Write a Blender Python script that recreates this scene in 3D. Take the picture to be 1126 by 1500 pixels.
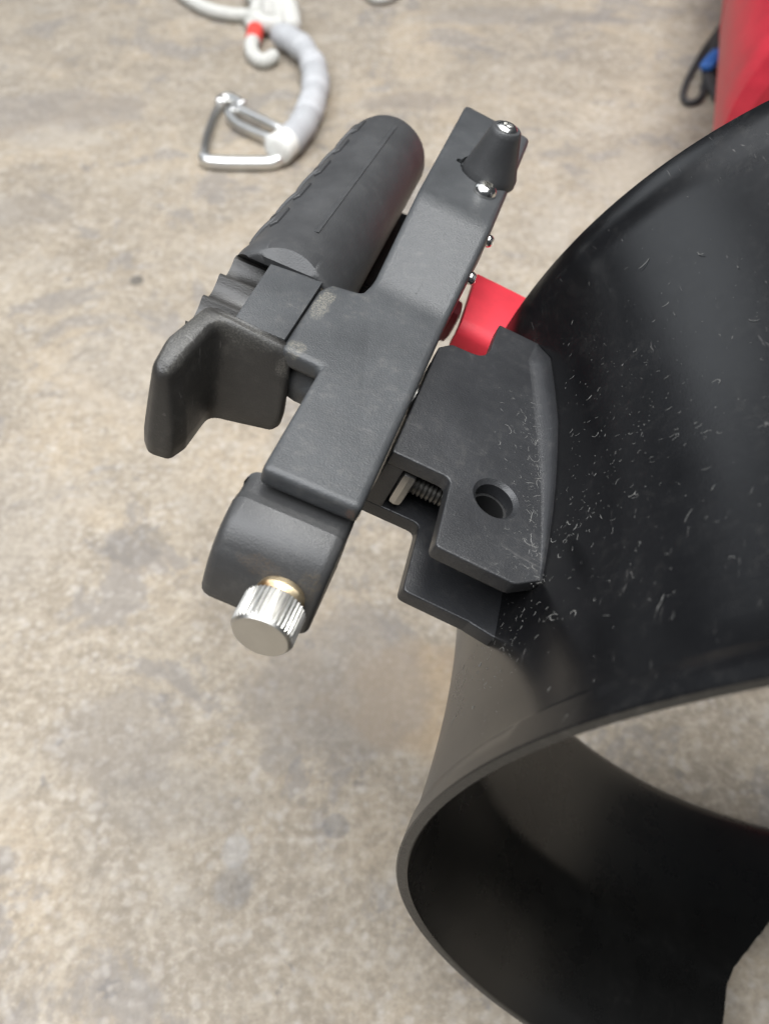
import bpy, bmesh, math, random
from mathutils import Vector, Matrix
from mathutils.geometry import tessellate_polygon
random.seed(7)
for o in list(bpy.data.objects): bpy.data.objects.remove(o, do_unlink=True)
scene = bpy.context.scene
COL = scene.collection
R = math.radians

# ------------------------------------------------------------------ camera
PITCH = 50.5
cd = bpy.data.cameras.new('camera'); cam = bpy.data.objects.new('camera', cd); COL.objects.link(cam)
cam.location = (0, 0, 0.370)
cam.rotation_euler = (R(90 - PITCH), 0, 0)
cd.sensor_fit = 'VERTICAL'; cd.sensor_height = 36.0; cd.lens = 36.0 * 1300 / 1500
cd.clip_start = 0.01; cd.clip_end = 100
cd.dof.use_dof = True; cd.dof.focus_distance = 0.215; cd.dof.aperture_fstop = 15.0
scene.camera = cam

# ------------------------------------------------------------------ world, lamps, exposure
w = bpy.data.worlds.new('World'); scene.world = w; w.use_nodes = True
bg = w.node_tree.nodes['Background']; bg.inputs[0].default_value = (0.80, 0.88, 1.0, 1); bg.inputs[1].default_value = 0.04
def area(name, loc, target, sx, sy, power, col):
    l = bpy.data.lights.new(name, 'AREA'); l.shape = 'RECTANGLE'; l.size = sx; l.size_y = sy; l.energy = power; l.color = col
    o = bpy.data.objects.new(name, l); COL.objects.link(o); o.location = loc
    o.rotation_euler = (Vector(target) - Vector(loc)).to_track_quat('-Z', 'Y').to_euler(); return o
area('ceiling_panels', (-0.75, -0.6, 2.6), (-0.75, -0.6, 0), 3.6, 2.1, 135, (0.95, 0.97, 1.0))
area('far_ceiling_panels', (-0.75, 1.6, 2.6), (-0.75, 1.6, 0), 3.6, 2.1, 30, (0.93, 0.96, 1.0))
area('ceiling_tube', (0.70, 0.72, 2.55), (0.05, 0.25, 0.2), 1.3, 0.4, 34, (1.0, 0.99, 0.96))
area('far_doorway', (-2.4, 3.4, 1.9), (0, 0.3, 0.2), 1.6, 1.3, 7, (0.90, 0.95, 1.0))
scene.view_settings.view_transform = 'Standard'; scene.view_settings.look = 'None'
scene.view_settings.gamma = 1; scene.view_settings.exposure = 0.55
scene.view_settings.use_curve_mapping = False
scene.render.engine = 'CYCLES'

# ------------------------------------------------------------------ materials
def new_mat(name):
    m = bpy.data.materials.new(name); m.use_nodes = True
    nt = m.node_tree; return m, nt, nt.nodes['Principled BSDF']
def N(nt, t, **k):
    n = nt.nodes.new(t)
    for a, v in k.items():
        if a.startswith('i_'): n.inputs[a[2:].replace('_', ' ')].default_value = v
        else: setattr(n, a, v)
    return n
def noise(nt, co, scale, detail=4, rough=.55, dist=0):
    n = N(nt, 'ShaderNodeTexNoise'); n.inputs['Scale'].default_value = scale; n.inputs['Detail'].default_value = detail
    n.inputs['Roughness'].default_value = rough; n.inputs['Distortion'].default_value = dist
    nt.links.new(co, n.inputs['Vector']); return n.outputs['Fac']
def ramp(nt, fac, stops, interp='LINEAR'):
    r = N(nt, 'ShaderNodeValToRGB'); r.color_ramp.interpolation = interp
    e = r.color_ramp.elements
    while len(e) < len(stops): e.new(0.5)
    for i, (p, c) in enumerate(stops):
        e[i].position = p; e[i].color = (c, c, c, 1) if isinstance(c, (int, float)) else (*c, 1)
    nt.links.new(fac, r.inputs[0]); return r.outputs['Color']
def mix(nt, fac, a, b, mode='MIX'):
    m = N(nt, 'ShaderNodeMix', data_type='RGBA', blend_type=mode)
    for i, v in ((0, fac), (6, a), (7, b)):
        if hasattr(v, 'is_output'): nt.links.new(v, m.inputs[i])
        else: m.inputs[i].default_value = v if i == 0 else (*v, 1)
    return m.outputs[2]
def math_(nt, op, a, b=0.0):
    m = N(nt, 'ShaderNodeMath', operation=op)
    for i, v in ((0, a), (1, b)):
        if hasattr(v, 'is_output'): nt.links.new(v, m.inputs[i])
        else: m.inputs[i].default_value = v
    return m.outputs[0]
def coord(nt, kind='Object', scale=1.0):
    t = N(nt, 'ShaderNodeTexCoord'); return t.outputs[kind]
def blob(nt, co, centre, radius, wob=0.5, sc=1.0, nscale=14):
    """soft-edged stain mask round a point of the object, with a wandering outline"""
    vm = N(nt, 'ShaderNodeVectorMath', operation='SUBTRACT'); nt.links.new(co, vm.inputs[0]); vm.inputs[1].default_value = centre
    vs = N(nt, 'ShaderNodeVectorMath', operation='MULTIPLY'); nt.links.new(vm.outputs[0], vs.inputs[0]); vs.inputs[1].default_value = (1 / radius[0], 1 / radius[1], 1 / radius[2])
    ln = N(nt, 'ShaderNodeVectorMath', operation='LENGTH'); nt.links.new(vs.outputs[0], ln.inputs[0])
    nz = math_(nt, 'MULTIPLY', math_(nt, 'SUBTRACT', noise(nt, co, nscale, 5), 0.5), wob * 2)
    d = math_(nt, 'ADD', ln.outputs['Value'], nz)
    return ramp(nt, d, [(0.62, 1.0), (0.95, 0.0)], 'EASE')
def bump(nt, bsdf, h, strength, dist):
    b = N(nt, 'ShaderNodeBump'); b.inputs['Strength'].default_value = strength; b.inputs['Distance'].default_value = dist
    nt.links.new(h, b.inputs['Height']); nt.links.new(b.outputs['Normal'], bsdf.inputs['Normal'])

def plastic(name, col, rough, speck=0.0, scratch=0.0, dust=0.25, grain=2600, gb=0.12, masks=None, stains=None, rvar=0.12, dustcol=(.16, .15, .135)):
    m, nt, b = new_mat(name); co = coord(nt)
    n1 = noise(nt, co, 45, 6, .65); n2 = noise(nt, co, 420, 4, .7); ng = noise(nt, co, grain, 2)
    c = mix(nt, ramp(nt, n1, [(.3, 0.0), (.75, 1.0)]), tuple(x * .8 for x in col), tuple(x * 1.25 for x in col))
    if dust: c = mix(nt, math_(nt, 'MULTIPLY', math_(nt, 'MULTIPLY', ramp(nt, n2, [(.5, 0.), (.78, 1.)]), ramp(nt, n1, [(.42, 0.), (.7, 1.)])), dust), c, dustcol)
    rgh = math_(nt, 'ADD', math_(nt, 'MULTIPLY', math_(nt, 'SUBTRACT', n1, .5), rvar * 2), rough)
    # tiny pale specks: dried salt and swarf
    if speck:
        vo = N(nt, 'ShaderNodeTexVoronoi', feature='F1'); vo.inputs['Scale'].default_value = 620; vo.inputs['Randomness'].default_value = 1
        wco = N(nt, 'ShaderNodeVectorMath', operation='ADD'); nt.links.new(co, wco.inputs[0])
        nd = N(nt, 'ShaderNodeTexNoise'); nd.inputs['Scale'].default_value = 600; nt.links.new(co, nd.inputs['Vector'])
        sc_ = N(nt, 'ShaderNodeVectorMath', operation='SCALE'); nt.links.new(nd.outputs['Color'], sc_.inputs[0]); sc_.inputs['Scale'].default_value = .0016
        nt.links.new(sc_.outputs[0], wco.inputs[1]); nt.links.new(wco.outputs[0], vo.inputs['Vector'])
        sep = N(nt, 'ShaderNodeSeparateColor'); nt.links.new(vo.outputs['Color'], sep.inputs[0])
        size = math_(nt, 'MULTIPLY', math_(nt, 'POWER', sep.outputs[1], 3.0), 0.26)
        hit = math_(nt, 'LESS_THAN', vo.outputs['Distance'], math_(nt, 'ADD', size, .05))
        thr = 1 - speck
        if masks:
            dens = None
            for ctr, rad, amt in masks:
                bl = math_(nt, 'MULTIPLY', blob(nt, co, ctr, rad, .35, nscale=60), amt)
                dens = bl if dens is None else math_(nt, 'MAXIMUM', dens, bl)
            keep = math_(nt, 'LESS_THAN', sep.outputs[0], math_(nt, 'ADD', dens, speck))
        else: keep = math_(nt, 'GREATER_THAN', sep.outputs[0], thr)
        sp = math_(nt, 'MULTIPLY', hit, keep)
        c = mix(nt, math_(nt, 'MULTIPLY', sp, .8), c, (.42, .41, .38)); rgh = math_(nt, 'ADD', rgh, math_(nt, 'MULTIPLY', sp, .3))
    if scratch:
        mp = N(nt, 'ShaderNodeMapping'); mp.inputs['Scale'].default_value = (60, 900, 200); mp.inputs['Rotation'].default_value = (.3, .4, .5); nt.links.new(co, mp.inputs['Vector'])
        s = ramp(nt, noise(nt, mp.outputs[0], 1.0, 2, .4, 1.2), [(.70, 0.), (.74, 1.)])
        c = mix(nt, math_(nt, 'MULTIPLY', math_(nt, 'MULTIPLY', s, ramp(nt, n1, [(.45, 0.), (.65, 1.)])), scratch), c, (.2, .19, .18))
    for st in (stains or []):
        ctr, rad, scol, amt = st
        bl = math_(nt, 'MULTIPLY', blob(nt, co, ctr, rad, .7, nscale=260), amt)
        c = mix(nt, math_(nt, 'MULTIPLY', bl, ramp(nt, noise(nt, co, 2600, 3, .7), [(.46, .10), (.60, 1.)])), c, scol); rgh = math_(nt, 'ADD', rgh, math_(nt, 'MULTIPLY', bl, .15))
    nt.links.new(c, b.inputs['Base Color']); nt.links.new(rgh, b.inputs['Roughness'])
    b.inputs['IOR'].default_value = 1.48
    h = math_(nt, 'ADD', ng, math_(nt, 'MULTIPLY', n2, .8)); bump(nt, b, h, gb, .0004)
    return m
def metal(name, col, rough, brushed=0.0, tarnish=None):
    m, nt, b = new_mat(name); co = coord(nt)
    n1 = noise(nt, co, 300, 5); b.inputs['Metallic'].default_value = 1
    c = mix(nt, n1, tuple(x * .75 for x in col), col)
    if tarnish: c = mix(nt, ramp(nt, noise(nt, co, 160, 4), [(.45, 0.), (.62, 1.)]), c, tarnish)
    nt.links.new(c, b.inputs['Base Color'])
    nt.links.new(math_(nt, 'ADD', math_(nt, 'MULTIPLY', n1, .2), rough - .1), b.inputs['Roughness'])
    bump(nt, b, noise(nt, co, 1500, 3), .08, .0003)
    return m

def concrete():
    m, nt, b = new_mat('stained_concrete'); co = coord(nt)
    big = noise(nt, co, 3.2, 5, .6, .3); mid = noise(nt, co, 17, 6, .62, .4); fine = noise(nt, co, 150, 5, .7); grit = noise(nt, co, 520, 3, .6)
    c = mix(nt, ramp(nt, mid, [(.30, 0.), (.70, 1.)]), (0.371, 0.304, 0.215), (0.556, 0.468, 0.340))
    c = mix(nt, math_(nt, 'MULTIPLY', ramp(nt, big, [(.44, 0.), (.58, 1.)]), .75), c, (0.371, 0.314, 0.237))
    c = mix(nt, math_(nt, 'MULTIPLY', ramp(nt, noise(nt, co, 9, 5, .6, .8), [(.50, 0.), (.64, 1.)]), .6), c, (0.639, 0.511, 0.344))
    c = mix(nt, math_(nt, 'MULTIPLY', ramp(nt, noise(nt, co, 30, 6, .75, .6), [(.56, 0.), (.70, 1.)]), .6), c, (0.258, 0.224, 0.181))
    c = mix(nt, math_(nt, 'MULTIPLY', ramp(nt, noise(nt, co, 70, 4, .6, .6), [(.50, 0.), (.68, 1.)]), .5), c, (0.680, 0.589, 0.447))
    c = mix(nt, math_(nt, 'MULTIPLY', ramp(nt, fine, [(.30, 1.), (.5, 0.)]), .42), c, (0.247, 0.207, 0.155))
    c = mix(nt, math_(nt, 'MULTIPLY', ramp(nt, fine, [(.52, 0.), (.70, 1.)]), .45), c, (0.762, 0.675, 0.533))
    g2 = noise(nt, co, 330, 3, .6)
    c = mix(nt, math_(nt, 'MULTIPLY', ramp(nt, g2, [(.34, 1.), (.5, 0.)]), .28), c, (0.206, 0.174, 0.133))
    c = mix(nt, math_(nt, 'MULTIPLY', ramp(nt, g2, [(.54, 0.), (.68, 1.)]), .32), c, (0.803, 0.724, 0.585))
    n12 = noise(nt, co, 13, 7, .68, .5); n40 = noise(nt, co, 44, 6, .7, .4)
    c = mix(nt, math_(nt, 'MULTIPLY', ramp(nt, n12, [(.545, 0.), (.59, 1.)]), .6), c, (.315, .285, .25))
    c = mix(nt, math_(nt, 'MULTIPLY', ramp(nt, n12, [(.36, 1.), (.44, 0.)]), .4), c, (.60, .54, .44))
    c = mix(nt, math_(nt, 'MULTIPLY', ramp(nt, n40, [(.62, 0.), (.67, 1.)]), .6), c, (.235, .215, .195))
    vo = N(nt, 'ShaderNodeTexVoronoi', feature='SMOOTH_F1'); vo.inputs['Scale'].default_value = 210; nt.links.new(co, vo.inputs['Vector'])
    c = mix(nt, math_(nt, 'MULTIPLY', math_(nt, 'MULTIPLY', ramp(nt, vo.outputs['Distance'], [(.18, 1.), (.42, 0.)]), ramp(nt, n40, [(.40, 0.), (.58, 1.)])), .38), c, (.78, .72, .62))
    # oil and rust marks; broad grey ones below the handle paint in its shadow
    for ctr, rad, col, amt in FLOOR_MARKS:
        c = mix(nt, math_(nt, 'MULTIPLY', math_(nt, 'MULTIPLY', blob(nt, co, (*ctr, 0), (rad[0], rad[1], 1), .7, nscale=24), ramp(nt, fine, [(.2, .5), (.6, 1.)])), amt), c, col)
    c = mix(nt, 1.0, c, (.515, .522, .552), 'MULTIPLY')
    nt.links.new(c, b.inputs['Base Color'])
    nt.links.new(ramp(nt, mid, [(.3, .55), (.7, .8)]), b.inputs['Roughness'])
    b.inputs['Specular IOR Level'].default_value = .35
    bump(nt, b, math_(nt, 'ADD', fine, math_(nt, 'MULTIPLY', grit, .5)), .35, .0015)
    return m
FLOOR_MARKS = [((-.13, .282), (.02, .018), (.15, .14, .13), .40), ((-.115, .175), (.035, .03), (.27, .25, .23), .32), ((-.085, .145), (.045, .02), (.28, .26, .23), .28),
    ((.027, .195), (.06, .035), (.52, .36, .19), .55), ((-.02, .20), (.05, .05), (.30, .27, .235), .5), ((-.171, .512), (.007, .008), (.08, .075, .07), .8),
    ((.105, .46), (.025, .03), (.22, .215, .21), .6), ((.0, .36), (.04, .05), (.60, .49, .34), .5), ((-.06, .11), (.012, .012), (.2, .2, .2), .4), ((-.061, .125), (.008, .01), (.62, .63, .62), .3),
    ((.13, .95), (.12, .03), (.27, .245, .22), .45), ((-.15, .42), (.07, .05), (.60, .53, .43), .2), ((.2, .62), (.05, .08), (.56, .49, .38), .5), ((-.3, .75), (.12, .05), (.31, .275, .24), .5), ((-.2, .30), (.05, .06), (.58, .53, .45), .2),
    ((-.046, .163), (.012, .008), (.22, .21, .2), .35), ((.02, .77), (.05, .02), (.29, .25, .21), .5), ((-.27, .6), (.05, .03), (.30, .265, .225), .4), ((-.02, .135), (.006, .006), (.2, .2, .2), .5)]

# object-space marks for the handle frame: x across, y forward, z up, metres
M_SHROUD = plastic('black_shroud_plastic', (.0042, .0043, .0048), .25, speck=0, scratch=.3, dust=.10, gb=.05, rvar=.10,
    masks=[((-.130, -.045, .085), (.045, .045, .05), .05), ((-.134, -.035, .035), (.012, .02, .03), .30)])
M_RIM = plastic('worn_rim_plastic', (.017, .017, .016), .42, scratch=.9, dust=.6, gb=.4, speck=.01)
M_INNER = plastic('black_shroud_lining', (.004, .004, .0038), .28, dust=.05, gb=.04, rvar=.06)
M_MOUNT = plastic('black_mount_plastic', (.018, .0185, .020), .38, speck=0, scratch=.2, dust=.25, gb=.22,
    masks=[((-.004, .0, .0), (.012, .05, .02), .16), ((-.012, .02, .0), (.02, .03, .02), .10)])
M_ARM = plastic('dark_grey_arm_plastic', (.040, .042, .044), .45, speck=0, scratch=.22, dust=.40, gb=.28,
    stains=[((-.0655, .036, .008), (.0026, .008, .006), (.34, .31, .24), .36), ((-.0650, .0165, .008), (.003, .003, .006), (.32, .29, .22), .3), ((-.038, -.0212, .005), (.0015, .002, .002), (.25, .12, .06), .35)])
M_END = plastic('black_end_block_plastic', (.034, .034, .034), .42, speck=.008, scratch=.7, dust=.35, gb=.16,
    stains=[((-.050, -.0345, -.0035), (.006, .0025, .003), (.12, .075, .035), .22), ((-.040, -.0350, -.004), (.003, .004, .004), (.14, .10, .05), .22)])
M_RUBBER = plastic('worn_black_rubber', (.028, .0265, .0245), .40, speck=.008, scratch=.5, dust=.45, gb=.25, dustcol=(.11, .105, .09),
    stains=[((-.0875, .008, .006), (.004, .014, .005), (.13, .125, .11), .40), ((-.0765, .015, .0075), (.010, .004, .004), (.12, .115, .10), .35), ((-.0655, .016, .003), (.003, .004, .005), (.16, .15, .13), .4)])
M_GRIP = plastic('grip_rubber', (.036, .0365, .0375), .46, dust=.2, gb=.22)
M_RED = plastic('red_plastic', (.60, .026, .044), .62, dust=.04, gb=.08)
M_DARKRED = plastic('shaded_red_tab', (.10, .008, .012), .5, dust=.04, gb=.08)  # the bracket's red with its shade put into the colour
M_HULL = plastic('red_hull_paint', (.40, .018, .034), .42, dust=.03, gb=.03)
M_FLECK = plastic('pale_lint', (.15, .147, .138), .8, dust=0, gb=0)
M_STEEL = metal('bright_steel', (.78, .77, .74), .22)
M_KNOB = metal('nickel_plated_knob', (.56, .55, .52), .38)
M_BRASS = metal('tarnished_brass', (.66, .54, .36), .46, tarnish=(.28, .16, .07))
M_ALU = metal('carabiner_aluminium', (.90, .90, .88), .34)
M_NUT = metal('dull_steel', (.42, .41, .39), .42)
M_BOLT = metal('dark_oiled_steel', (.16, .155, .145), .45)
M_HOLE = plastic('dark_gap', (.006, .006, .006), .6, dust=0)
def cloth(name, col, rough=.8):
    m, nt, b = new_mat(name); co = coord(nt)
    n = noise(nt, co, 260, 4); c = mix(nt, n, tuple(x * .72 for x in col), tuple(min(1, x * 1.12) for x in col))
    nt.links.new(c, b.inputs['Base Color']); b.inputs['Roughness'].default_value = rough
    wv = N(nt, 'ShaderNodeTexWave'); wv.inputs['Scale'].default_value = 220; wv.inputs['Distortion'].default_value = 3; nt.links.new(co, wv.inputs['Vector'])
    bump(nt, b, wv.outputs['Fac'], .5, .0008); return m
M_ROPE = cloth('white_rope', (.52, .515, .48)); M_ROPERED = cloth('red_whipping', (.62, .05, .035)); M_TAPE = cloth('grey_tape', (.40, .405, .415), .6); M_WTAPE = cloth('white_tape', (.78, .78, .74), .5)
M_LTAPE = cloth('pale_grey_tape', (.46, .465, .475), .6)
M_CORD = cloth('black_cord', (.035, .033, .033), .6); M_BLUE = cloth('blue_plastic', (.03, .13, .42), .4)

# ------------------------------------------------------------------ mesh helpers
def finish(bm, bev=0, seg=2, ang=35, smooth_ang=42):
    bmesh.ops.recalc_face_normals(bm, faces=bm.faces)
    if bev:
        es = [e for e in bm.edges if len(e.link_faces) == 2 and e.calc_face_angle(0) > R(ang)]
        bmesh.ops.bevel(bm, geom=es, offset=bev, segments=seg, profile=.6, affect='EDGES', clamp_overlap=True)
    for f in bm.faces: f.smooth = True
    return smooth_ang
def build(name, bm, mat, parent=None, frame=None, bev=0, seg=2, ang=35, sm=42):
    finish(bm, bev, seg, ang)
    me = bpy.data.meshes.new(name); bm.to_mesh(me); bm.free()
    me.set_sharp_from_angle(angle=R(sm))
    for m in (mat if isinstance(mat, (list, tuple)) else [mat]): me.materials.append(m)
    o = bpy.data.objects.new(name, me); COL.objects.link(o)
    if frame is not None: o.matrix_basis = frame
    if parent:
        o.parent = parent
        if frame is not None: o.matrix_basis = parent_inv[parent.name] @ frame
    return o
parent_inv = {}
def empty(name, loc):
    e = bpy.data.objects.new(name, None); COL.objects.link(e); e.location = loc; e.empty_display_size = .03
    parent_inv[e.name] = Matrix.Translation(loc).inverted(); return e
def sub(o, frame):          # register a part as parent of sub-parts that live in the same world frame
    parent_inv[o.name] = frame.inverted()
def tag(o, label, cat, group=None):
    o['label'] = label; o['category'] = cat
    if group: o['group'] = group
def mm(*p): return Vector(p) * .001
def round_poly(pts, rad, n=5):
    """2-D polygon with filleted corners; rad a number or one per corner"""
    out = []; k = len(pts)
    for i, p in enumerate(pts):
        r = rad[i] if isinstance(rad, (list, tuple)) else rad
        p = Vector(p); a = Vector(pts[i - 1]) - p; b = Vector(pts[(i + 1) % k]) - p
        if r <= 0: out.append(p); continue
        la, lb = a.length, b.length; a.normalize(); b.normalize()
        th = a.angle(b); d = min(r / math.tan(th / 2), la * .48, lb * .48)
        for j in range(n + 1):
            t = j / n; q = (p + a * d) * (1 - t) ** 2 + p * 2 * t * (1 - t) + (p + b * d) * t * t
            out.append(q)
    return out
def inset2(L, d, k=2):
    out = []; n = len(L); a2 = sum(L[i].x * L[(i + 1) % n].y - L[(i + 1) % n].x * L[i].y for i in range(n)); sg = 1 if a2 > 0 else -1
    for i in range(n):
        t = (L[(i + k) % n] - L[i - k]).normalized(); out.append(L[i] + Vector((-t.y, t.x)) * d * sg)
    return out
def cap(bm, verts, flat):
    for tri in tessellate_polygon([[Vector((p.x, p.y, 0)) for p in flat]]):
        try: bm.faces.new([verts[i] for i in tri])
        except ValueError: pass
def prism(poly, z0, z1, bm=None, place=None):
    bm = bm or bmesh.new(); place = place or (lambda a, b, c: (a, b, c))
    lo = [bm.verts.new(mm(*place(p[0], p[1], z0))) for p in poly]; hi = [bm.verts.new(mm(*place(p[0], p[1], z1))) for p in poly]
    n = len(poly); bm.faces.new(hi); bm.faces.new(lo[::-1])
    for i in range(n): bm.faces.new((lo[i], lo[(i + 1) % n], hi[(i + 1) % n], hi[i]))
    return bm
def box(x0, x1, y0, y1, z0, z1, bm=None): return prism([(x0, y0), (x1, y0), (x1, y1), (x0, y1)], z0, z1, bm)
PLY = lambda a, b, c: (c, a, b)       # profile in (y, z), extruded along x
def lathe(prof, origin, axis, seg=48, bm=None, rmod=None):
    """profile [(s, r)] in mm along axis from origin"""
    bm = bm or bmesh.new(); ax = Vector(axis).normalized(); u = ax.orthogonal().normalized(); v = ax.cross(u); o = Vector(origin)
    rings = []
    for k, (s, r) in enumerate(prof):
        ring = []
        for i in range(seg):
            t = 2 * math.pi * i / seg; rr = rmod(k, t, r) if rmod else r
            ring.append(bm.verts.new((o + ax * s + (u * math.cos(t) + v * math.sin(t)) * rr) * .001))
        rings.append(ring)
    for a, b in zip(rings, rings[1:]):
        for i in range(seg): bm.faces.new((a[i], a[(i + 1) % seg], b[(i + 1) % seg], b[i]))
    bm.faces.new(rings[0][::-1]); bm.faces.new(rings[-1]); return bm
def spline(pts, n=8):
    P = [Vector(p) for p in pts]; P = [P[0] * 2 - P[1]] + P + [P[-1] * 2 - P[-2]]; out = []
    for i in range(1, len(P) - 2):
        for j in range(n):
            t = j / n; a, b, c, d = P[i - 1:i + 3]
            out.append(.5 * ((2 * b) + (c - a) * t + (2 * a - 5 * b + 4 * c - d) * t * t + (3 * b - a - 3 * c + d) * t ** 3))
    out.append(P[-2]); return out
def tube(path, r, seg=12, bm=None, flat=1.0, caps=True):
    """round bar along a path of metre points; r a number or function of 0..1"""
    bm = bm or bmesh.new(); up = Vector((0, 0, 1)); rings = []; n = len(path)
    for i, p in enumerate(path):
        d = (path[min(i + 1, n - 1)] - path[max(i - 1, 0)]).normalized(); s = d.cross(up)
        s = s.normalized() if s.length > 1e-6 else Vector((1, 0, 0)); q = s.cross(d)
        k = i / (n - 1); rr = r(k) if callable(r) else r
        end = min(i, n - 1 - i); rr *= (.55 if end == 0 else .9 if end == 1 else 1) if caps else 1
        rings.append([bm.verts.new(p + (s * math.cos(t) + q * math.sin(t) * flat) * rr) for t in [2 * math.pi * j / seg for j in range(seg)]])
    for a, b in zip(rings, rings[1:]):
        for j in range(seg): bm.faces.new((a[j], a[(j + 1) % seg], b[(j + 1) % seg], b[j]))
    bm.faces.new(rings[0][::-1]); bm.faces.new(rings[-1]); return bm
def cut(o, cutters):
    """boolean difference, applied; the cutters are removed"""
    tmp = []
    for bm in cutters:
        bmesh.ops.recalc_face_normals(bm, faces=bm.faces)
        me = bpy.data.meshes.new('c'); bm.to_mesh(me); bm.free(); c = bpy.data.objects.new('c', me); COL.objects.link(c); c.matrix_world = o_world(o); tmp.append(c)
        md = o.modifiers.new('b', 'BOOLEAN'); md.operation = 'DIFFERENCE'; md.object = c; md.solver = 'EXACT'
    dg = bpy.context.evaluated_depsgraph_get(); me = bpy.data.meshes.new_from_object(o.evaluated_get(dg)); me.name = o.data.name + '_cut'
    o.modifiers.clear(); o.data = me
    for p in me.polygons: p.use_smooth = True
    me.set_sharp_from_angle(angle=R(40))
    for c in tmp: bpy.data.objects.remove(c, do_unlink=True)
def o_world(o):
    m = o.matrix_basis.copy(); p = o.parent
    while p: m = p.matrix_basis @ m; p = p.parent
    return m
def basis(o, x, y, z):
    m = Matrix.Identity(4)
    for i, c in enumerate((x, y, z, o)):
        for j in range(3): m[j][i] = c[j]
    return m

# ------------------------------------------------------------------ setting
fl = bmesh.new()
fl.faces.new([fl.verts.new(p) for p in ((-1.7, -1.1, 0), (1.7, -1.1, 0), (1.7, 2.0, 0), (-1.7, 2.0, 0))])
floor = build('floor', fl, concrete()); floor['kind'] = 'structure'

# ------------------------------------------------------------------ scooter frames
C = Vector((.13783, .03386, .15212))
U = Vector((.94864, -.24412, -.20124)); V = Vector((-.21085, -.01361, -.97742)); A = Vector((.23587, .96965, -.06439))
O = Vector((.03291, .12136, .21579))
FS = basis(C, U, V, A)                                        # shroud: z along the tube
FM = basis(O, Vector((.90397, -.24324, -.35166)), A, Vector((.35665, -.02474, .93391)))      # mount: x across, y forward, z up
FH = basis(O, Vector((.91989, -.30411, -.24764)), Vector((.29343, .95264, -.07988)), Vector((.2602, .00082, .96555)))  # handle
ROOT = empty('propeller_shroud', (.16, .14, 0))
tag(ROOT, 'black plastic propeller shroud ring with a trigger handle bolted to its side', 'shroud')

# shroud ring -------------------------------------------------------
RS = .14; TL = .9301; KF = 1.0785; RM = -.03486
def srad(t):
    q = t / TL; return (1 + (KF - 1) * q * q + RM * 4 * q * (1 - q)) * RS
def t_near(th): return (-.01884 * math.cos(th) - .02784 * math.sin(th) - .01057 * math.cos(2 * th) - .03651 * math.sin(2 * th))
def t_far(th): return TL - .04126 * math.cos(th) - .13749 * math.sin(th)
def build_shroud():
    bm = bmesh.new(); seg = 256; rows = []
    outer = [(0, .0004), (.0025, 0)] + [(x, 0) for x in (.02, .045)] + [(.05, .0006), (.055, .0007)] + [(x / 20, .0007) for x in range(2, 19)] + [(.93, .0007), (.94, .0002), (.985, 0), (.996, .0008), (1, .002)]
    inner = [(1, .0032), (.992, .0046), (.975, .0056), (.95, .006)] + [(.9 - .05 * i, .0062) for i in range(10)] + [(.42, .0062), (.39, .0056), (.36, .0050)] + [(.32 - .045 * i, .0048 - .0002 * i) for i in range(7)] + [(.010, .0028), (.003, .0028), (0, .0024)]
    mats = [0] * len(outer) + [1] * (len(inner) - 1) + [2]
    prof = outer + inner
    for s_, dr in prof:
        row = []
        for i in range(seg):
            th = 2 * math.pi * i / seg; t = t_near(th) + (t_far(th) - t_near(th)) * s_
            wob = .00015 * math.sin(9 * th + 1) * (1 if s_ < .05 else 0)
            r = srad(t) - dr + wob
            row.append(bm.verts.new((r * math.cos(th), r * math.sin(th), t * RS)))
        rows.append(row)
    for k in range(len(rows)):
        a, b = rows[k], rows[(k + 1) % len(rows)]
        for i in range(seg):
            f = bm.faces.new((a[i], a[(i + 1) % seg], b[(i + 1) % seg], b[i])); f.material_index = mats[k]
    return bm
shroud = build('shroud_ring', build_shroud(), [M_SHROUD, M_INNER, M_RIM], ROOT, FS, sm=38)
# rounded cut-out in the lower wall
def arc_cutter():
    bm = bmesh.new(); pts = [Vector(p) for p in ((90.0, -30), (89.8, 27), (89.2, 41), (88.2, 47), (86.5, 52.5), (84.2, 60), (81.5, 69), (77, 77), (70, 82), (56, 82), (48, 76), (42, 62), (38, 40), (37, -30))]; lo = []; hi = []
    for dg, t in pts:
        for r, lst in ((.12, lo), (.17, hi)):
            lst.append(bm.verts.new((r * math.cos(R(dg)), r * math.sin(R(dg)), t * .001)))
    n = len(pts); bm.faces.new(hi); bm.faces.new(lo[::-1])
    for i in range(n): bm.faces.new((lo[i], lo[(i + 1) % n], hi[(i + 1) % n], hi[i]))
    return bm
cut(shroud, [arc_cutter()])

# motor hub on the axis, unseen, added to block light; vanes carry the ring
hub = build('motor_hub', lathe([(-12, 6), (-10, 14), (0, 22), (20, 32), (60, 38), (128, 40), (150, 36), (156, 16)], (0, 0, 0), (0, 0, 1), 64), M_INNER, ROOT, FS, sm=35)
for dg in (-52, 8, 62):
    d = Vector((math.cos(R(dg)), math.sin(R(dg)), 0)); e = Vector((-d.y, d.x, 0)); bm = bmesh.new()
    sec = round_poly([(-2.2, 66), (2.2, 66), (2.2, 112), (-2.2, 112)], 2.0, 4); lo = []; hi = []
    for a_, z_ in sec:
        lo.append(bm.verts.new((d * .034 + e * a_ * .001) + Vector((0, 0, z_ * .001)))); hi.append(bm.verts.new(d * (srad(z_ * .001 / RS) - .005) + e * a_ * .001 + Vector((0, 0, z_ * .001))))
    k = len(sec); bm.faces.new(hi); bm.faces.new(lo[::-1])
    for i in range(k): bm.faces.new((lo[i], lo[(i + 1) % k], hi[(i + 1) % k], hi[i]))
    build('vane', bm, M_INNER, ROOT, FS, sm=50)

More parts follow.
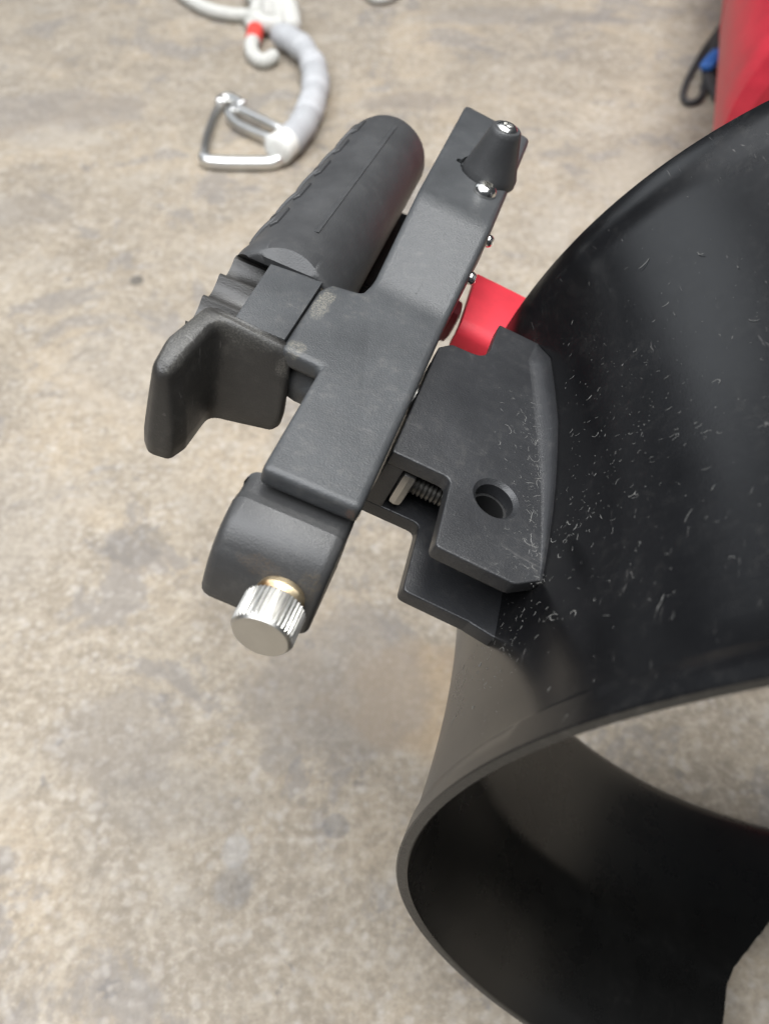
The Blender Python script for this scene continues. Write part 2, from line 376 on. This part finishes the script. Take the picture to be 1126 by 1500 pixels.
# mount -------------------------------------------------------------
FS_i = FS.inverted()
def wall_x(y, z, inset=1.6):
    """x of the shroud's outer skin in the mount frame at (y, z), a little inside the wall"""
    x = -60.0
    while x < 60:
        q = FS_i @ (FM @ mm(x, y, z))
        if math.hypot(q.x, q.y) < srad(q.z / RS) - inset * .001: return x
        x += .25
    return 0
def mount_poly(z, left=-35.6, y0=4.5, lower=False):
    yc = -17.5 if lower else -11.5                                  # where the outline runs into the ring
    end = (4, -20) if lower else (wall_x(yc, z), yc)
    pl = [(left, y0), (-21.2, y0), (-20.8, -15.6), (-4.0 if lower else -2.2, -16.2)]
    tail = [tuple(p) for p in round_poly([(-36, y0 + 6)] + pl + [end], [0, .6, 2.0, 1.6, 2.5, 0], 5)[1:-1]]
    right = [(wall_x(y, z), y) for y in ([-17.5, -12] if lower else [-11.5]) + [-6, 0, 8, 16, 24, 32, 40, 48, 54, 60, 66]]
    head = [tuple(p) for p in round_poly([(-17, 72), (-19.5, 66), (-20.5, 49.6), (-30.2, 49.0), (-33.2, 45.6), (left, y0)], [0, 0, 6, 2, 1, 0], 6)[1:-1]]
    return tail + right + head
mtop = build('mount_plate', prism(mount_poly(-2), -4.2, 0), M_MOUNT, ROOT, FM, bev=.55, seg=3, ang=40)
cut(mtop, [lathe([(-8, 4.7), (-1.0, 4.7), (1.2, 6.9)], (-10.1, 4.7, 0), (0, 0, 1), 40)])
lowp = build('mount_plate', prism(mount_poly(-20, lower=True), -22.2, -18), M_MOUNT, ROOT, FM, bev=.5, seg=3, ang=40)
core = build('mount_core', prism([(-31.5, 30), (-31.5, 17), (-8, 12), (-4, 2), (wall_x(2, -11), 2), (wall_x(30, -11), 30)], -18.2, -4.0), M_MOUNT, ROOT, FM)
build('mount_post', prism(round_poly([(-35.5, 4.55), (-31.2, 4.55), (-31.2, 44), (-33.4, 44)], .4, 2), -18.1, -4.1), M_MOUNT, ROOT, FM)
hb = build('hole_bush', lathe([(-9, 4.65), (-4.25, 4.65), (-4.25, 3.9), (-9, 3.9)], (-10.1, 4.7, 0), (0, 0, 1), 40), M_HOLE, ROOT, FM)
nut = build('square_nut', box(-31.0, -27.4, 4.2, 10, -16.0, -5.0), M_NUT, ROOT, FM, bev=.25, seg=2)
def thread(k, t, r): return r
build('threaded_bolt', lathe([(s_ * .55, 2.6 if s_ % 2 else 2.1) for s_ in range(0, 22)], (-28, 7.6, -9.5), (1, 0, 0), 24), M_BOLT, ROOT, FM)
# fillet between the mount's top face and the ring
def fillet():
    bm = bmesh.new(); rows = []
    for i in range(60):
        y = -12.5 + i * (77.5 / 59); rf = .35 + 4.2 * max(0, min(1, (i - 2) / 34, (59 - i) / 6))
        # centre at height rf, distance srad+rf from the axis
        x = -70.0; best = None
        while x < 60:
            q = FS_i @ (FM @ mm(x, y, rf))
            if math.hypot(q.x, q.y) < srad(q.z / RS) + rf * .001: break
            x += .1
        cen = Vector((x, y, rf)); q = FS_i @ (FM @ (cen * .001)); n2 = Vector((q.x, q.y, 0)).normalized()
        tp = FM.inverted() @ (FS @ (q - n2 * rf * .001)) * 1000
        a0 = Vector((0, 0, -1)); a1 = (tp - cen).normalized(); row = []
        for j in range(11):
            d = a0.slerp(a1, j / 10); row.append(bm.verts.new((cen + d * (rf + .03)) * .001))
        row.append(bm.verts.new((cen + a1 * (rf + 1.5) + a0 * .5) * .001)); row.append(bm.verts.new((cen + a0 * (rf + 1.5) + a1 * .5) * .001))
        rows.append(row)
    for a, b in zip(rows, rows[1:]):
        k = len(a)
        for j in range(k): bm.faces.new((a[j], a[(j + 1) % k], b[(j + 1) % k], b[j]))
    bm.faces.new(rows[0]); bm.faces.new(rows[-1][::-1]); return bm
build('mount_fillet', fillet(), M_MOUNT, ROOT, FM, sm=60)

# lint, swarf and dried salt clinging to the ring and the mount ---------------------------
def fleck(bm, p, n, L, r, bend, rnd):
    t = n.orthogonal().normalized(); t.rotate(Matrix.Rotation(rnd.uniform(0, 6.28), 3, n)); b = n.cross(t); k = max(2, int(L / .35)); k = min(k, 8); pts = []; q = p + n * r * .5; d = 0
    for i in range(k + 1):
        pts.append(q + n * (rnd.uniform(0, .5) * r)); d += bend / k + rnd.uniform(-.25, .25); q = q + (t * math.cos(d) + b * math.sin(d)) * (L / k)
    rings = []
    for i, c in enumerate(pts):
        dd = (pts[min(i + 1, k)] - pts[max(i - 1, 0)]).normalized(); s1 = dd.cross(n).normalized(); rr = r * (.4 if i in (0, k) else 1) * rnd.uniform(.7, 1.2)
        rings.append([bm.verts.new((c + s1 * math.cos(a) * rr + n * math.sin(a) * rr * .7) * .001) for a in (0, 1.57, 3.14, 4.71)])
    for a, c in zip(rings, rings[1:]):
        for j in range(4): bm.faces.new((a[j], a[(j + 1) % 4], c[(j + 1) % 4], c[j]))
def fleck_size(rnd, big=1.0):
    u = rnd.random()
    if u < .50: return rnd.uniform(.15, .40), rnd.uniform(.03, .08) * big, 0
    if u < .95: return rnd.uniform(.7, 2.0), rnd.uniform(.025, .06) * big, rnd.uniform(-4, 4)
    return rnd.uniform(2.0, 4.0), rnd.uniform(.05, .085) * big, rnd.uniform(-3.5, 3.5)
def ring_flecks():
    rnd = random.Random(3); bm = bmesh.new()
    def put(th, t, big=1):
        if not (t_near(R(th)) + .03 < t < t_far(R(th)) - .02): return
        r = srad(t) - .0007; n = Vector((math.cos(R(th)), math.sin(R(th)), 0)); fleck(bm, Vector((r * n.x, r * n.y, t * RS)) * 1000, n, *fleck_size(rnd, big), rnd)
    for i in range(360): put(-160 + abs(rnd.gauss(0, 13)), rnd.gauss(.52, .17))
    for i in range(90): put(-150 + rnd.uniform(0, 62), rnd.uniform(.2, .9))
    for i in range(110): put(rnd.gauss(-169, 4), rnd.gauss(.24, .06))
    for i in range(60): put(rnd.gauss(-161, 3), rnd.gauss(.36, .09), 1.1)
    return bm
def mount_flecks():
    rnd = random.Random(5); bm = bmesh.new()
    for i in range(300):
        y = rnd.uniform(-15, 44); x = wall_x(y, 0) - 1.5 - abs(rnd.gauss(0, 5.5))
        if x < -34 or (y < 4 and x < -20) or math.hypot(x + 10.1, y - 4.7) < 7: continue
        fleck(bm, Vector((x, y, 0.0)), Vector((0, 0, 1)), *fleck_size(rnd, .9), rnd)
    return bm
o = build('lint_flecks', ring_flecks(), M_FLECK, ROOT, FS); o['kind'] = 'stuff'
o = build('lint_flecks', mount_flecks(), M_FLECK, ROOT, FM); o['kind'] = 'stuff'

# red bracket behind the mount -----------------------------------------
def red_bracket():
    prof = [(109, -15.5), (84.6, -15.5), (82.4, -16.0), (80.8, -17.4), (80.2, -19.2), (79.8, -24.6), (82.8, -24.6), (83.2, -21.0), (84.4, -19.8), (87, -19.5), (109, -19.5)]
    return prism(prof, -26.8, 12, place=PLY)
rb = build('red_bracket', red_bracket(), M_RED, ROOT, FM, bev=.5, seg=2)
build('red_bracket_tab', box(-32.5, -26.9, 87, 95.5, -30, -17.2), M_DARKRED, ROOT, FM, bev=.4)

# handle arm ------------------------------------------------------------
def arm():
    bm = bmesh.new(); th = 15.0
    def yz(y): return 8 if y <= 50 else 8 + (y - 50) / 28 * 12 if y < 78 else 20
    def yb(y): return -6
    low = [(-57.9, -20.8), (-36.4, -20.8), (-36.4, 49.0), (-57.4, 51.5), (-58.6, 46.0), (-60.2, 45.4), (-66.4, 44.3), (-68.1, 40), (-68.0, 14.7), (-58.0, 14.2)]
    inc = [(-36.4, 49.0), (-35.3, 77.2), (-57.3, 79.0), (-57.4, 51.5)]
    upp = [(-35.3, 77.2), (-36.0, 135.2), (-58.6, 139.6), (-57.3, 79.0)]
    def H(p): return 8 if p[1] < 60 else 20
    def B(p): return 2.6 if p[1] < 60 else (8 if p[1] < 100 else 6)
    top, bot = {}, {}
    for P in (low, inc, upp):
        for p in P:
            if p not in top: top[p] = bm.verts.new(mm(p[0], p[1], H(p))); bot[p] = bm.verts.new(mm(p[0], p[1], B(p)))
    for P in (low, inc, upp): bm.faces.new([top[p] for p in P]); bm.faces.new([bot[p] for p in P][::-1])
    per = [low[0], low[1], low[2], upp[0], upp[1], upp[2], upp[3], low[3]] + low[4:]
    for i, p in enumerate(per):
        q = per[(i + 1) % len(per)]; bm.faces.new((top[p], bot[p], bot[q], top[q]))
    bmesh.ops.recalc_face_normals(bm, faces=bm.faces)
    # soften the two bends first, then all outer edges
    soft = [e for e in bm.edges if abs((e.verts[0].co - e.verts[1].co).normalized().x) > .9 and e.calc_face_angle(0) > .25 and e.calc_face_angle(0) < .8]
    bmesh.ops.bevel(bm, geom=soft, offset=.0028, segments=5, profile=.5, affect='EDGES')
    return bm
armo = build('handle_arm', arm(), M_ARM, ROOT, FH, bev=.45, seg=3, ang=48)
build('arm_spine', prism([(-56.5, -14), (-37.2, -14), (-37.0, 60), (-36.6, 96), (-56, 96), (-57.6, 42), (-67.4, 42), (-67.4, 15.6), (-57.0, 15.6)], -9, 2.7), M_ARM, ROOT, FH, bev=.4)
build('arm_web', prism([(52, 2), (96, 2), (96, 9), (78, 10), (64, 6.5)], -56, -37.2, place=PLY), M_ARM, ROOT, FH)
cut(armo, [lathe([(-1.4, 8.6), (3, 8.6)], (-42.6, 104.5, 20), (0, 0, 1), 40), prism(round_poly([(-52.6, 103.2), (-48, 102.4), (-48, 105), (-52.4, 105.4)], 1.4, 5), 18, 22)])
# a shallow moulded seam down the ramp and dirt-dark joint to the switch block
build('mould_seam', prism([(-46.6, 52.5), (-46.2, 52.5), (-46.0, 76), (-46.4, 76)], 0, 1, place=lambda a, b, c: (a, b, 8 + (b - 50) / 28 * 12 - .55 + c * .62)), M_ARM, ROOT, FH)

build('pivot_pin', lathe([(0, 4.2), (8.5, 4.2)], (-40.5, 30, -4.5), (1, 0, 0), 32), M_NUT, ROOT, FH, bev=.3)

# tapered post and screws ------------------------------------------------
def hexmod(n0):
    def f(k, t, r):
        if k >= n0: a = (t % (math.pi / 3)) - math.pi / 6; return r / math.cos(a)
        return r
    return f
def button_screw(name, at, axis, r, h, parent):
    pr = [(-1.0, r * .98), (0, r), (h * .25, r), (h * .6, r * .9), (h * .85, r * .74), (h, r * .52), (h, r * .44), (h * .25, r * .42)]
    return build(name, lathe(pr, at, axis, 48, rmod=hexmod(6)), M_STEEL, parent, FH, sm=38)
post = build('tapered_post', lathe([(-1.3, 7.9), (.6, 7.9), (2.0, 7.4), (12.2, 4.5), (13.3, 4.2), (13.7, 3.8)], (-42.4, 104.2, 20), (0, 0, 1), 48), M_GRIP, ROOT, FH, sm=35)
sub(post, FH)
button_screw('post_screw', (-42.4, 104.2, 33.65), (0, 0, 1), 2.9, 1.0, post)
button_screw('button_screw', (-41.3, 93.0, 20.0), (0, 0, 1), 3.3, 2.5, ROOT)
button_screw('button_screw', (-35.3, 86.0, 11.0), (1, 0, 0), 1.8, 1.5, ROOT)
button_screw('button_screw', (-35.6, 68.0, 9.5), (1, 0, 0), 1.8, 1.5, ROOT)

# end block and thumb screw -------------------------------------------------
def end_block():
    prof = [(-16, 1.0), (-22.4, .8), (-22.5, 1.6), (-24.6, 1.7), (-24.9, 2.3), (-27.6, 1.7), (-30.4, .6), (-33.0, -1.6), (-35.2, -4.6), (-36.6, -8.2), (-37.4, -12.5), (-37.6, -16.5), (-35.5, -18.5), (-16, -18.5)]
    pts = []
    for a_, b_ in zip(prof, prof[1:] + prof[:1]):          # resample so that the rounded sides stay even
        va, vb = Vector(a_), Vector(b_); k = max(1, int((vb - va).length / 1.2)); pts += [va + (vb - va) * (i / k) for i in range(k)]
    bm = bmesh.new(); rings = []
    for x, d in ((-61.2, 3.0), (-61.1, 2.0), (-60.6, 1.0), (-59.8, .35), (-58.6, 0), (-49, 0), (-39.2, 0), (-38.0, .3), (-37.3, .8), (-36.9, 1.6), (-36.85, 2.4)):
        rings.append([bm.verts.new(mm(x, p.x, p.y)) for p in inset2(pts, d, 1)])
    n = len(pts)
    for a, b in zip(rings, rings[1:]):
        for i in range(n): bm.faces.new((a[i], a[(i + 1) % n], b[(i + 1) % n], b[i]))
    cap(bm, rings[0], inset2(pts, 3.0, 1)); cap(bm, rings[-1], inset2(pts, 2.4, 1))
    return bm
endb = build('end_block', end_block(), M_END, ROOT, FH, sm=50)
def knurl(k, t, r): return r * (1 + (.055 if (int(t / (2 * math.pi) * 160 + .5) % 4) in (0, 1) else 0)) if 2 <= k <= 3 else r
kx, kz = -44.5, -7.6
build('screw_collar', lathe([(0, 5.2), (3.8, 5.2)], (kx, -35.2, kz), (0, -1, 0), 40), M_BRASS, ROOT, FH, bev=.2)
build('thumb_screw', lathe([(0, 4.4), (.15, 5.9), (.5, 6.2), (7.0, 6.2), (7.6, 6.15), (8.2, 5.75), (8.25, 5.6), (8.2, .3)], (kx, -39.2, kz), (0, -1, 0), 160, rmod=knurl), M_KNOB, ROOT, FH, sm=30)

# switch block, selector ridges, trigger ---------------------------------------
def switch_block():
    return prism(round_poly([(-68.3, 17.4), (-68.35, 43), (-81.6, 41.5), (-80.6, 17.4)], [.2, .2, .5, .5], 3), -14, 8.15)
build('switch_block', switch_block(), M_ARM, ROOT, FH, bev=.4, seg=2)
def ridges():
    prof = [(19, -12), (19, 0)]; ys = [18.6, 28.2, 37.8, 47.4]; zs = [.2, 1.6, 2.0, 1.4]
    for k in range(3):
        prof.append((ys[k] + .5, zs[k]))
        for q in range(1, 10):
            t = q / 10; prof.append((ys[k] + .5 + (ys[k + 1] - ys[k] - 1.0) * t, zs[k] * (1 - t) + zs[k + 1] * t - 3.1 * math.sin(math.pi * t) ** .8))
        prof.append((ys[k + 1] - .5, zs[k + 1]))
    prof += [(48.4, zs[3]), (49.2, .4), (49.4, -12)]
    return prism(prof, -92.8, -80.9, place=PLY)
build('selector_ridges', ridges(), M_RUBBER, ROOT, FH, bev=.25, seg=2, sm=35)
def trigger():
    bm = bmesh.new(); rr = [3, 4, 4, 2.5, 3, 3, 5, 3, 2, 3]
    P = round_poly([(-63.0, 12.8), (-80.4, 11.2), (-81.0, -1.0), (-82.8, -5.8), (-88.2, -6.4), (-91.3, -3), (-91.2, 4), (-87.8, 17.6), (-84.4, 18.8), (-64.6, 18.6)], rr, 6)
    Q = round_poly([(-64.6, 14.6), (-82.6, 13.2), (-85.0, 0.0), (-86.0, -3.6), (-88.4, -4.6), (-90.8, -2.6), (-90.9, 4), (-87.8, 17.0), (-84.4, 18.3), (-66.4, 18.2)], rr, 6)
    def ztop(p):
        z = 9.4
        if p.x > -74: z -= .036 * (p.x + 74) ** 2
        if p.y < 12: z -= .12 * (12 - p.y) + .011 * (12 - p.y) ** 2
        return z
    def zbot(p): return -19.2 - (.10 * (10 - p.y) if p.y < 10 else 0) + (.05 * (p.x + 72) ** 2 if p.x > -72 and p.y > 10 else 0)
    n = len(P); rings = []
    def ring(pts, zs): rings.append([bm.verts.new(mm(p.x, p.y, z)) for p, z in zip(pts, zs)])
    for d, dz in ((1.8, 0), (.9, .35), (.3, 1.1)): ring(inset2(P, d), [zbot(p) + dz for p in P])
    for k in range(1, 7):
        t = k / 7; e = t ** 1.5; ring([p + (q - p) * e for p, q in zip(P, Q)], [zbot(p) + 2.0 + (ztop(q) - 3.0 - zbot(p) - 2.0) * t for p, q in zip(P, Q)])
    for d, dz in ((0, 2.7), (.2, 1.7), (.55, .9), (1.0, .35), (1.5, .0)): ring(inset2(Q, d), [ztop(q) - dz for q in Q])
    for a, b in zip(rings, rings[1:]):
        for i in range(n): bm.faces.new((a[i], a[(i + 1) % n], b[(i + 1) % n], b[i]))
    cap(bm, rings[-1], inset2(Q, 1.5)); cap(bm, rings[0], inset2(P, 1.8))
    return bm
trg = build('trigger', trigger(), M_RUBBER, ROOT, FH, sm=80)

# grip ---------------------------------------------------------------------------
gx, gz = -77.6, -4.8
def grad(y): return 15.6 - 2.2 * max(0, min(1, (y - 50) / 85))
def grip():
    prof = [(42.4, 10), (42.5, 15.2), (43.0, 15.9), (44.0, 16.2), (49, 16.2), (52, 15.7), (56, grad(56))] + [(y, grad(y)) for y in (70, 85, 100, 115, 128, 136)] + [(138.6, 12.7), (140.6, 11.4), (141.8, 9.4), (142.2, 6), (142.3, 3)]
    return lathe(prof, (gx, 0, gz), (0, 1, 0), 96)
gp = build('grip', grip(), M_GRIP, ROOT, FH, sm=40); sub(gp, FH)
cut(gp, [prism([(36, 4), (41.4, 7.6), (47.6, 13.5), (36, 16)], -100, -55, place=PLY), prism([(30, 6.6), (43.0, 6.6), (58, -8), (60, -30), (30, -30)], -100, -55, place=PLY)])
def on_grip(deg, y, rr): return (gx + math.sin(R(deg)) * rr, y, gz + math.cos(R(deg)) * rr)
def grip_patch(d0, d1, y0, y1, skew, lift=.8):
    bm = bmesh.new(); lo, hi = [], []; n = 6
    quad = [(d0 + (d1 - d0) * i / n, y0 + skew * i / n) for i in range(n + 1)] + [(d1 - (d1 - d0) * i / n, y1 + skew * (n - i) / n) for i in range(n + 1)]
    for d, y in quad: lo.append(bm.verts.new(mm(*on_grip(d, y, grad(y) - .6)))); hi.append(bm.verts.new(mm(*on_grip(d, y, grad(y) + lift))))
    k = len(quad)
    for i in range(k): bm.faces.new((lo[i], lo[(i + 1) % k], hi[(i + 1) % k], hi[i]))
    for i in range(n): bm.faces.new((hi[i], hi[i + 1], hi[k - 2 - i], hi[k - 1 - i])); bm.faces.new((lo[i], lo[i + 1], lo[k - 2 - i], lo[k - 1 - i]))
    return bm
for q, y in enumerate((58, 74, 90, 106, 122)):
    build('tread_bar', grip_patch(-78, -42, y, y + 2.6, 6), M_GRIP, gp, FH, bev=.35, seg=3)
    build('tread_bar', grip_patch(-46, -38, y + 1, y + 9.5, 1, .7), M_GRIP, gp, FH, bev=.35, seg=3)
    if q % 2 == 0: build('tread_bar', grip_patch(-80, -48, y + 13, y + 15, -5, .7), M_GRIP, gp, FH, bev=.3, seg=2)
def seam_rib():
    bm = bmesh.new(); A_, B_ = [], []
    for i in range(25):
        y = 58 + i * 3.05; r = grad(y); A_.append([bm.verts.new(mm(*on_grip(d, y, r + h))) for d, h in ((2.0, -.3), (3.0, .02), (7.0, .30), (7.4, .30), (7.9, -.3))])
    for a, b in zip(A_, A_[1:]):
        for j in range(4): bm.faces.new((a[j], a[j + 1], b[j + 1], b[j]))
    return bm
build('grip_seam', seam_rib(), M_GRIP, gp, FH)
build('grip_shade_filler', prism(round_poly([(-66, 42), (-50, 42), (-50, 124), (-58, 134), (-68, 134)], 2, 3), -26, -19), M_INNER, ROOT, FH, bev=.6)  # black filler added for the deep shade between grip and arm

# ------------------------------------------------------------------ red hull behind
Ah = Vector((.262, .965, 0)).normalized(); Sd = Vector((Ah.y, -Ah.x, 0))
hull = empty('red_hull', (Sd * .158 + Ah * .62))
tag(hull, 'red rounded hull lying on the floor behind the black ring, cut off by the edge', 'hull')
HF = basis(Sd * .158 + Vector((0, 0, .1)), Sd, Ah, Vector((0, 0, 1)))
build('hull_shell', lathe([(545, 40), (547, 88), (555, 97), (570, 100), (700, 100), (1150, 100), (1230, 88), (1270, 60), (1280, 20)], (0, 0, 0), (0, 1, 0), 96), M_HULL, hull, HF, sm=35)
build('seam_band', lathe([(760, 99.5), (760.5, 100.5), (766, 100.5), (766.5, 99.5)], (0, 0, 0), (0, 1, 0), 96), M_HULL, hull, HF, sm=35)

# ------------------------------------------------------------------ rope, lanyard, carabiner, cord
def pathobj(name, pts, r, mat, parent=None, n=8, seg=12, flat=1.0):
    return build(name, tube(spline(pts, n), r, seg, flat=flat), mat, parent, Matrix.Identity(4) if parent else None, sm=60)
cb = empty('carabiner', (-.11, .70, 0)); tag(cb, 'silver wire-gate carabiner lying on the floor at the end of the taped lanyard', 'carabiner')
pathobj('spine_bar', [(-.1432, .668, .0055), (-.1405, .6605, .0055), (-.130, .6574, .0055), (-.1065, .6564, .0055), (-.0871, .6580, .0055), (-.0800, .6680, .007), (-.0773, .6836, .008)], .0052, M_ALU, cb)
pathobj('bow_wire', [(-.1395, .757, .005), (-.1435, .7395, .004), (-.1455, .6992, .004), (-.1436, .6701, .005)], .0034, M_NUT, cb)  # darker metal paints in the dark reflection on this side
pathobj('nose', [(-.1405, .7508, .006), (-.1395, .7590, .006), (-.1335, .7612, .0065), (-.1235, .7515, .007), (-.1195, .7455, .007)], .0050, M_ALU, cb)
pathobj('gate_wire', [(-.1300, .742, .007), (-.1310, .734, .007), (-.1245, .720, .007), (-.1143, .7089, .007), (-.0877, .6866, .008)], .0035, M_ALU, cb)
pathobj('gate_wire', [(-.1300, .742, .007), (-.1215, .7366, .009), (-.1074, .7242, .009), (-.083, .7024, .009)], .0035, M_ALU, cb)
ly = empty('taped_lanyard', (-.065, .76, 0)); tag(ly, 'curved grey taped lanyard with a white taped end at the carabiner', 'lanyard')
LY = [(-.0783, .6709, .013), (-.068, .697, .013), (-.062, .7291, .013), (-.0592, .7655, .013), (-.0624, .8043, .013), (-.0715, .8372, .013), (-.0854, .8601, .013), (-.102, .8779, .013)]
pathobj('core', LY, lambda k: .0112 + .0006 * math.sin(k * 43) + .0008 * math.sin(k * 17), M_TAPE, ly, 10, 16)
pathobj('end_wrap', [(-.0851, .6604, .013), (-.0794, .6709, .013), (-.0728, .686, .013), (-.0676, .6993, .013)], lambda k: .0128 - .003 * k, M_WTAPE, ly, 8, 16)
def wrap_band(i0, i1): return spline(LY, 10)[i0:i1]
for a_, b_ in ((16, 26), (27, 36), (38, 46), (50, 56)):
    build('tape_turn', tube(wrap_band(a_, b_), lambda k: .0119 + .0004 * math.sin(k * 9), 16), M_LTAPE, ly, Matrix.Identity(4), sm=60)
rp = empty('white_rope', (-.12, .9, 0)); tag(rp, 'knotted white rope with red whipping at the top edge', 'rope')
pathobj('strand', [(-.24, 1.05, .006), (-.2119, .997, .006), (-.1914, .9658, .006), (-.1717, .9458, .006), (-.1503, .936, .006), (-.1352, .9328, .006), (-.1277, .9105, .007), (-.1228, .886, .008), (-.1244, .8623, .007), (-.1187, .8423, .006), (-.1092, .8339, .006), (-.1003, .8479, .006)], .0066, M_ROPE, rp)
pathobj('strand', [(-.1313, .9257, .010), (-.117, .9067, .010), (-.1014, .9005, .010), (-.092, .9162, .010), (-.0965, .942, .012), (-.1086, .9586, .012), (-.1183, .9453, .012), (-.1277, .9586, .012), (-.133, .986, .010), (-.12, 1.04, .008)], .0085, M_ROPE, rp)
pathobj('strand', [(-.0867, .8825, .013), (-.0913, .9135, .018), (-.1025, .9393, .022), (-.1113, .9662, .018), (-.1181, 1.0158, .012), (-.10, 1.07, .01)], .0095, M_ROPE, rp)
pathobj('strand', [(-.127, .918, .011), (-.119, .926, .018), (-.108, .922, .022), (-.101, .914, .018), (-.097, .903, .011)], .0085, M_ROPE, rp)
pathobj('strand', [(-.122, .938, .012), (-.113, .934, .021), (-.104, .928, .024), (-.095, .932, .018), (-.090, .943, .011)], .0085, M_ROPE, rp)
pathobj('strand', [(-.112, .908, .012), (-.109, .920, .023), (-.110, .935, .026), (-.106, .950, .020), (-.104, .966, .012)], .008, M_ROPE, rp)
pathobj('red_whipping', [(-.1238, .898, .0085), (-.1228, .886, .0088), (-.1236, .872, .008)], .0078, M_ROPERED, rp)
pb = pathobj('rope_end', [(-.03, 1.02, .005), (-.0161, .9892, .005), (-.0049, .9768, .005), (.0091, .9892, .005), (.02, 1.03, .005)], .005, M_ROPE); tag(pb, 'pale loop of cord just showing at the top edge left of centre', 'cord')
cdz = pathobj('looped_cord', [(.36, .965, .003), (.336, .9308, .003), (.317, .8963, .003), (.2991, .8636, .003), (.2826, .8296, .003), (.2681, .7974, .003), (.2607, .7742, .003), (.2616, .7618, .003), (.2704, .7642, .003), (.278, .7768, .003), (.2833, .7947, .003), (.2956, .8214, .004), (.3077, .8407, .006), (.33, .87, .006)], .0028, M_CORD)
tag(cdz, 'thin black cord looped on the floor beside the red hull', 'cord')
c2 = pathobj('black_strap', [(.33, .90, .008), (.3164, .8794, .006), (.2985, .8361, .006), (.290, .8088, .006), (.289, .7827, .005), (.292, .7576, .005), (.305, .7454, .005)], .006, M_CORD, flat=.6)
tag(c2, 'dark strap tucked under the red hull beside the cord loop', 'strap')
bl = pathobj('blue_clip', [(.3042, .8376, .012), (.295, .822, .013), (.2846, .806, .012)], .0068, M_BLUE, flat=.7); tag(bl, 'small blue plastic clip on the dark strap by the red hull', 'clip')
